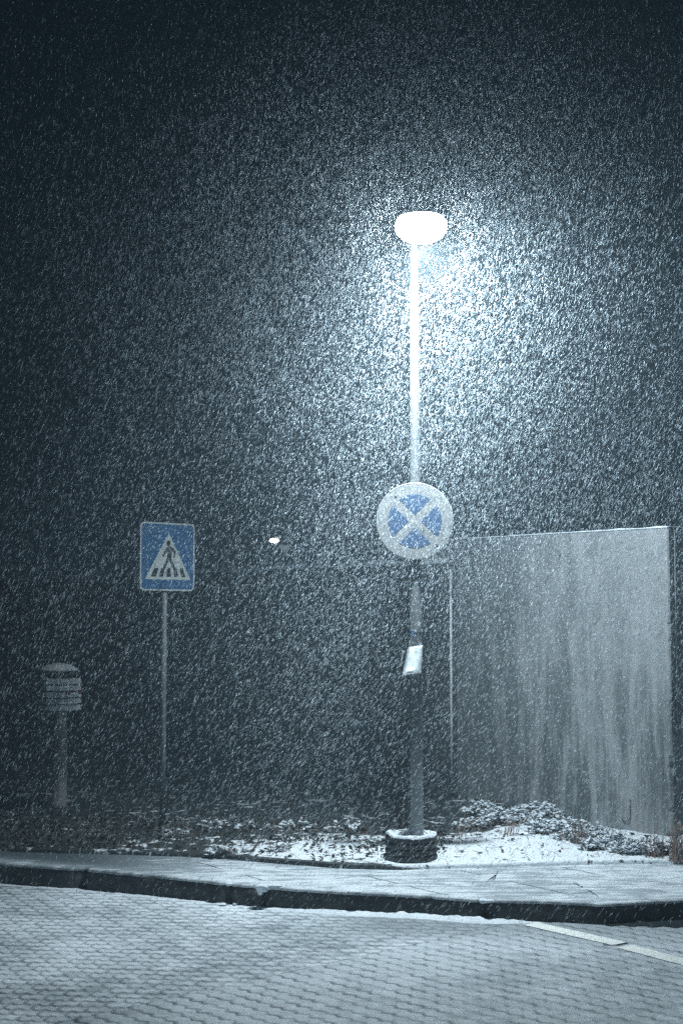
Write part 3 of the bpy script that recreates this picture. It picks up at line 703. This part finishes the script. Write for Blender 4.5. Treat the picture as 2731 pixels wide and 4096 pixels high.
def shrub(name, x, y, rad, h, label, cat, seed, snowy=1.0, brown=0.3, dens=1.0, group='low snowy shrubs along the wall foot'):
    rnd = random.Random(seed); z = zverge(x, y); root = empty(name, (x, y, z - 0.01)); tag(root, label, cat, group)
    st = MB(); lf = MB(); br = MB(); sn = MB()
    for k in range(int(26 * dens)):
        a = rnd.uniform(0, 2 * PI); r = rad * math.sqrt(rnd.random()); hh = h * (1 - 0.55 * (r / rad) ** 2) * rnd.uniform(0.65, 1.1)
        b = Vector((r * 0.55 * math.cos(a), r * 0.45 * math.sin(a), 0)); t = Vector((r * math.cos(a), r * 0.75 * math.sin(a), hh)); m_ = b.lerp(t, 0.5) + Vector((0, 0, hh * 0.15))
        st.tube([b, m_, t], [0.003, 0.0022, 0.0012], 4)
        for q in range(rnd.randint(8, 12)):
            f = rnd.uniform(0.25, 1.05); c = (b.lerp(m_, f * 2) if f < 0.5 else m_.lerp(t, f * 2 - 1)) + Vector([rnd.gauss(0, 0.018) for _ in range(3)])
            L = rnd.uniform(0.016, 0.038); leaf_card(br if rnd.random() < brown else lf, c, L, L * 0.6, rnd.uniform(0, 6.28), rnd.gauss(0, 0.7), rnd.gauss(0, 0.7))
            if f > 0.3 and rnd.random() < 0.85 * snowy:
                leaf_card(sn, c + Vector((0, -0.003, 0.007)), L * 1.5, L * 1.0, rnd.uniform(0, 6.28), rnd.gauss(0, 0.35), rnd.gauss(0, 0.35), 0.12)
        if rnd.random() < 0.9 * snowy: lump(sn, t + Vector((0, 0, 0.0)), (rnd.uniform(0.012, 0.03), rnd.uniform(0.012, 0.026), rnd.uniform(0.006, 0.013)), rnd.uniform(0, 99))
    st.build('stems', M['twig'], root); lf.build('foliage', M['leafgreen'], root); 
    if br.f: br.build('dead_foliage', M['straw'], root)
    if sn.f: sn.build('snow', M['snow'], root, True)
    return root
def tuft(x, y, n, h, spread, label, seed, lean=0.0):
    rnd = random.Random(seed); z = zverge(x, y); root = empty('grass_tuft', (x, y, z - 0.01)); tag(root, label, 'dry grass', 'dry grass tufts on the verge')
    st = MB(); hd = MB()
    for k in range(n):
        a = rnd.uniform(0, 2 * PI); b = Vector((rnd.gauss(0, spread * 0.3), rnd.gauss(0, spread * 0.2), 0)); hh = h * rnd.uniform(0.55, 1.05); o = rnd.uniform(0.15, 0.55) * hh * 0.6
        pts = []
        for f in np.linspace(0, 1, 7): pts.append(b + Vector((math.cos(a) * o * f ** 2 + lean * f, math.sin(a) * o * 0.6 * f ** 2, hh * (f - 0.22 * f ** 3 * (1 if rnd.random() < 0.5 else 0.2)))))
        st.tube(pts, [0.0028, 0.0026, 0.0024, 0.002, 0.0018, 0.0014, 0.0008], 4)
        if rnd.random() < 0.5: leaf_card(hd, pts[-1], 0.035, 0.012, a, -1.0)
    st.build('blades', M['straw'], root)
    if hd.f: hd.build('seed_heads', M['straw'], root)
    return root
# shrubs on the right, photo pixel of the plant foot, radius, height
SH = [
 (1880, 3352, 0.16, 0.13, 'small snowy shrub in the dark corner where both walls meet', 0.7, 0.5),
 (1985, 3345, 0.20, 0.17, 'bushy shrub with brownish leaves right of the wall junction', 0.9, 0.55),
 (2085, 3350, 0.22, 0.19, 'tallest of the snowy shrubs, left of the middle of the pale wall', 1.0, 0.35),
 (2190, 3378, 0.20, 0.13, 'flat shrub thickly covered in snow below the middle of the pale wall', 1.2, 0.2),
 (2290, 3395, 0.17, 0.14, 'snowy shrub with purplish stems under the streaked part of the pale wall', 1.0, 0.45),
 (2360, 3415, 0.14, 0.10, 'low shrub with green leaves nearest the pavement below the pale wall', 0.8, 0.25),
 (2440, 3408, 0.17, 0.12, 'snow-capped low shrub left of the gap beneath the wire hook', 1.1, 0.2),
 (2500, 3425, 0.13, 0.08, 'smallest flat shrub in the gap beneath the wire hook', 1.0, 0.3),
 (2590, 3425, 0.18, 0.17, 'rounded snowy shrub near the chipped wall corner', 0.9, 0.45),
 (1930, 3312, 0.18, 0.15, 'shrub standing close against the wall behind the brownish one', 0.9, 0.4),
 (2150, 3318, 0.20, 0.15, 'shrub pressed against the pale wall behind the tallest one', 1.1, 0.3),
 (2270, 3350, 0.18, 0.12, 'shrub hugging the wall foot under the darkest streaks', 1.0, 0.3),
 (2400, 3372, 0.16, 0.11, 'small shrub at the wall foot behind the green-leaved one', 1.0, 0.3),
 (2655, 3428, 0.16, 0.17, 'snowy shrub tangled with dry brown stalks at the chipped wall corner', 0.7, 0.75),
]
for i, (px, py, rad, h, lab, sn, bn) in enumerate(SH):
    g = G(px, py - 22, 0.07); x, y = g
    w = (Vector((x, y, 0)) - A).dot(NW)
    if w < 0.12: x, y = (Vector((x, y, 0)) + NW * (0.12 - w)).xy
    shrub('low_shrub', x, y, rad * 1.05, h * 0.72, lab, 'shrub', 100 + i, sn, bn, 1.3)
LF = [(700, 3355, 0.17, 0.07, 'dark flat plant at the left end of the snowy verge'), (860, 3325, 0.20, 0.09, 'dark low plant behind the snow between crossing sign and wall'),
      (880, 3398, 0.12, 0.06, 'dark leafy clump just above the left end of the bed kerb'), (1010, 3330, 0.2, 0.08, 'low plant with a reddish tint behind the snow left of the lamp pole'),
      (1110, 3395, 0.06, 0.035, 'tiny dark leaf clump alone on the snow left of the pipe collar'), (1190, 3325, 0.2, 0.08, 'thin leafless plant behind the snow nearer the lamp pole'),
      (1380, 3335, 0.2, 0.07, 'snow-dusted plant directly left of the pipe collar'), (1480, 3392, 0.08, 0.05, 'small dark plant touching the left side of the pipe collar')]
for i, (px, py, rad, h, lab) in enumerate(LF):
    g = G(px, py, 0.07); shrub('ground_plant', g[0], g[1], rad, h, lab, 'plant', 300 + i, 0.35, 0.3, 0.9, 'low dark plants on the left of the verge')
for px, py, n, h, sp, lab, ln in [(2704, 3412, 60, 0.36, 0.12, 'tall arching dry grass tuft at the foot of the chipped corner', 0.02), (2625, 3405, 26, 0.22, 0.12, 'short dry grass tuft before the rounded shrub by the corner', -0.02),
                                (2320, 3375, 22, 0.26, 0.10, 'reddish upright dry stalks against the streaked wall', 0.0), (2030, 3360, 18, 0.2, 0.12, 'sparse dry stalks among the shrubs near the wall junction', 0.03), (1830, 3350, 8, 0.22, 0.1, 'few bent dry stalks in front of the wall junction', 0.08)]:
    g = G(px, py, 0.09); x, y = g; w = (Vector((x, y, 0)) - A).dot(NW)
    if w < 0.08 and px < 2690: x, y = (Vector((x, y, 0)) + NW * (0.08 - w)).xy
    tuft(x, y, n, h, sp, lab, int(px), ln)
mb = MB(); g1 = G(1010, 3390, 0.08); g2 = G(1080, 3345, 0.08)
mb.tube([(g1[0], g1[1], 0.06), ((g1[0] + g2[0]) / 2, (g1[1] + g2[1]) / 2, 0.12), (g2[0], g2[1], 0.15)], [0.006, 0.005, 0.003], 6)
tag(mb.build('fallen_branch', M['twig'], smooth=True), 'thin bare branch lying slanted on the snow left of the lamp', 'branch')

# ------------------------------------------------------------------ falling snow
NF = 1700000
d0, d1 = 8.0, 18.5
u = rng.random(NF * 2)
dep = (d0 ** 3 + u * (d1 ** 3 - d0 ** 3)) ** (1 / 3)
X = (rng.random(NF * 2) - 0.5) * 2 * (0.24 * dep + 0.9)
Zt = CAMH + dep * 0.47 + 0.8; Zb = np.maximum(0.02, CAMH - dep * 0.36 - 0.6)
Z = Zb + rng.random(NF * 2) * (Zt - Zb); Y = dep
keep = (Y - 12.05) * 0.6402 + (X - 2.77) * 0.7682 < -0.05          # in front of the walls' plane
keep |= (Z > 2.8)
keep &= rng.random(NF * 2) < (Zt - Zb) / (0.83 * dep + 1.6)
hx, hy, hz_ = PX + lx, PY + ly, zv + lz
glow_dens = 0.13 + 0.87 * np.exp(-(((X - hx) / 2.0) ** 2 + ((Z - hz_ + 1.3) / 2.3) ** 2))
glow_dens *= np.clip(1.0 - (Z - hz_ - 0.6) / 1.7, 0.06, 1.0)      # flake density shaped to build the lamp's glow and darken the surroundings
keep &= rng.random(NF * 2) < glow_dens * (0.75 + 0.45 * np.sin(X * 1.9 + Z * 0.7 + np.sin(Y * 1.1) * 2) * np.sin(Z * 1.4 - X * 0.6 + Y))
idx = np.nonzero(keep)[0][:NF]; X, Y, Z = X[idx], Y[idx], Z[idx]
ne = 40000; e = rng.normal(0, 1, (ne, 3)); e /= np.linalg.norm(e, axis=1)[:, None]; e *= (1.9 * rng.random(ne) ** 0.55)[:, None]      # extra flakes added to soften the lamp's halo
nn = 3500; dn = (2.5 ** 3 + rng.random(nn) * (7.6 ** 3 - 2.5 ** 3)) ** (1 / 3); xn = (rng.random(nn) - 0.5) * 0.6 * dn; zn = CAMH + dn * (-0.02 + 0.5 * rng.random(nn))
X = np.concatenate([X, xn]); Y = np.concatenate([Y, dn]); Z = np.concatenate([Z, zn])
X = np.concatenate([X, hx + e[:, 0]]); Y = np.concatenate([Y, hy + e[:, 1]]); Z = np.concatenate([Z, hz_ + e[:, 2]])
far = ((X - hx) ** 2 + (Y - hy) ** 2 + (Z - hz_ + 0.1) ** 2) > 0.34 ** 2
X, Y, Z = X[far], Y[far], Z[far]; n = len(X); print('flakes', n)
# wind: steeper high up, more slanted low down, with slow swirls
sw = np.sin(X * 1.3 + Z * 0.9 + 1.0) * 0.07 + np.sin(Y * 0.8 - Z * 1.7) * 0.06
tilt = np.radians(33) - np.clip((Z - 0.5) / 5.0, 0, 1) * np.radians(20) + sw + rng.normal(0, 0.16, n)
ty = rng.normal(0, 0.25, n)
ax = np.stack([np.sin(tilt), ty * 0.5, np.cos(tilt)], 1); ax /= np.linalg.norm(ax, axis=1)[:, None]
Ln = rng.lognormal(math.log(0.031), 0.42, n); Wn = rng.lognormal(math.log(0.00095), 0.45, n)
Ln = np.clip(Ln, 0.012, 0.075); Wn = np.clip(Wn, 0.0006, 0.004)
ref = np.stack([np.cos(rng.random(n) * 6.28), np.sin(rng.random(n) * 6.28), np.zeros(n)], 1)
s1 = np.cross(ax, ref); s1 /= np.linalg.norm(s1, axis=1)[:, None]; s2 = np.cross(ax, s1)
P = np.stack([X, Y, Z], 1); Vv = np.zeros((n, 5, 3), np.float32)
Vv[:, 0] = P + ax * (Ln / 2)[:, None]; Vv[:, 4] = P - ax * (Ln / 2)[:, None]
for k in range(3):
    a = 2 * PI * k / 3; Vv[:, 1 + k] = P + (s1 * math.cos(a) + s2 * math.sin(a)) * Wn[:, None]
tri_ = np.array([[0, 1, 2], [0, 2, 3], [0, 3, 1], [4, 2, 1], [4, 3, 2], [4, 1, 3]], np.int32)
Fi = (tri_[None] + (np.arange(n, dtype=np.int32) * 5)[:, None, None]).reshape(-1)
me = bpy.data.meshes.new('falling_snow'); me.vertices.add(n * 5); me.vertices.foreach_set('co', Vv.reshape(-1))
me.loops.add(n * 18); me.loops.foreach_set('vertex_index', Fi)
me.polygons.add(n * 6); me.polygons.foreach_set('loop_start', np.arange(0, n * 18, 3, dtype=np.int32))
me.polygons.foreach_set('use_smooth', np.ones(n * 6, bool))
me.update(calc_edges=True); me.materials.append(M['flake'])
fs_ = bpy.data.objects.new('falling_snow', me); C.objects.link(fs_); tag(fs_, 'dense slanting snowfall lit by the street lamp', 'snow', kind='stuff')

# ------------------------------------------------------------------ haze, world, lights, camera
hz = MB(); hz.box((0, 24, 4.0), (46, 62, 11.0))
t = NT('haze'); pv = t.n('ShaderNodeVolumePrincipled'); pv.inputs['Color'].default_value = (0.60, 0.84, 1.0, 1); pv.inputs['Density'].default_value = 0.014; pv.inputs['Anisotropy'].default_value = 0.0
t.put(t.out.inputs['Volume'], pv.outputs[0])
tag(hz.build('haze', t.m), kind='stuff')

w = bpy.data.worlds.new('World'); bpy.context.scene.world = w; w.use_nodes = True
bg = w.node_tree.nodes['Background']; bg.inputs[0].default_value = (0.26, 0.62, 1.0, 1); bg.inputs[1].default_value = 0.0100
Lc = (0.82, 0.94, 1.0)
def light(name, typ, loc, power, **kw):
    d = bpy.data.lights.new(name, typ); d.energy = power; d.color = Lc
    for k, v in kw.items(): setattr(d, k, v)
    o = bpy.data.objects.new(name, d); C.objects.link(o); o.location = loc; o.parent = lamp; return o
light('bulb', 'SPOT', (lx, ly, lz - 0.14), 1440, spot_size=math.radians(176), spot_blend=0.78, shadow_soft_size=0.08).rotation_euler = Vector((0.36, -0.30, -1)).to_track_quat('-Z', 'Y').to_euler()

cd = bpy.data.cameras.new('camera'); cam = bpy.data.objects.new('camera', cd); C.objects.link(cam)
cam.location = (0, 0, CAMH); cam.rotation_euler = (PI / 2 + PITCH, 0, 0)
cd.sensor_fit = 'HORIZONTAL'; cd.sensor_width = 24.0; cd.lens = 24.0 * F / 2731.0; cd.clip_end = 1500
cd.dof.use_dof = True; cd.dof.focus_distance = 11.0; cd.dof.aperture_fstop = 2.8
S = bpy.context.scene; S.camera = cam
S.view_settings.view_transform = 'Standard'; S.view_settings.look = 'None'; S.view_settings.gamma = 1; S.view_settings.exposure = 0
S.cycles.use_denoising = False; S.cycles.volume_bounces = 0; S.cycles.max_bounces = 5; S.cycles.diffuse_bounces = 3; S.cycles.sample_clamp_indirect = 4
S.cycles.use_adaptive_sampling = False
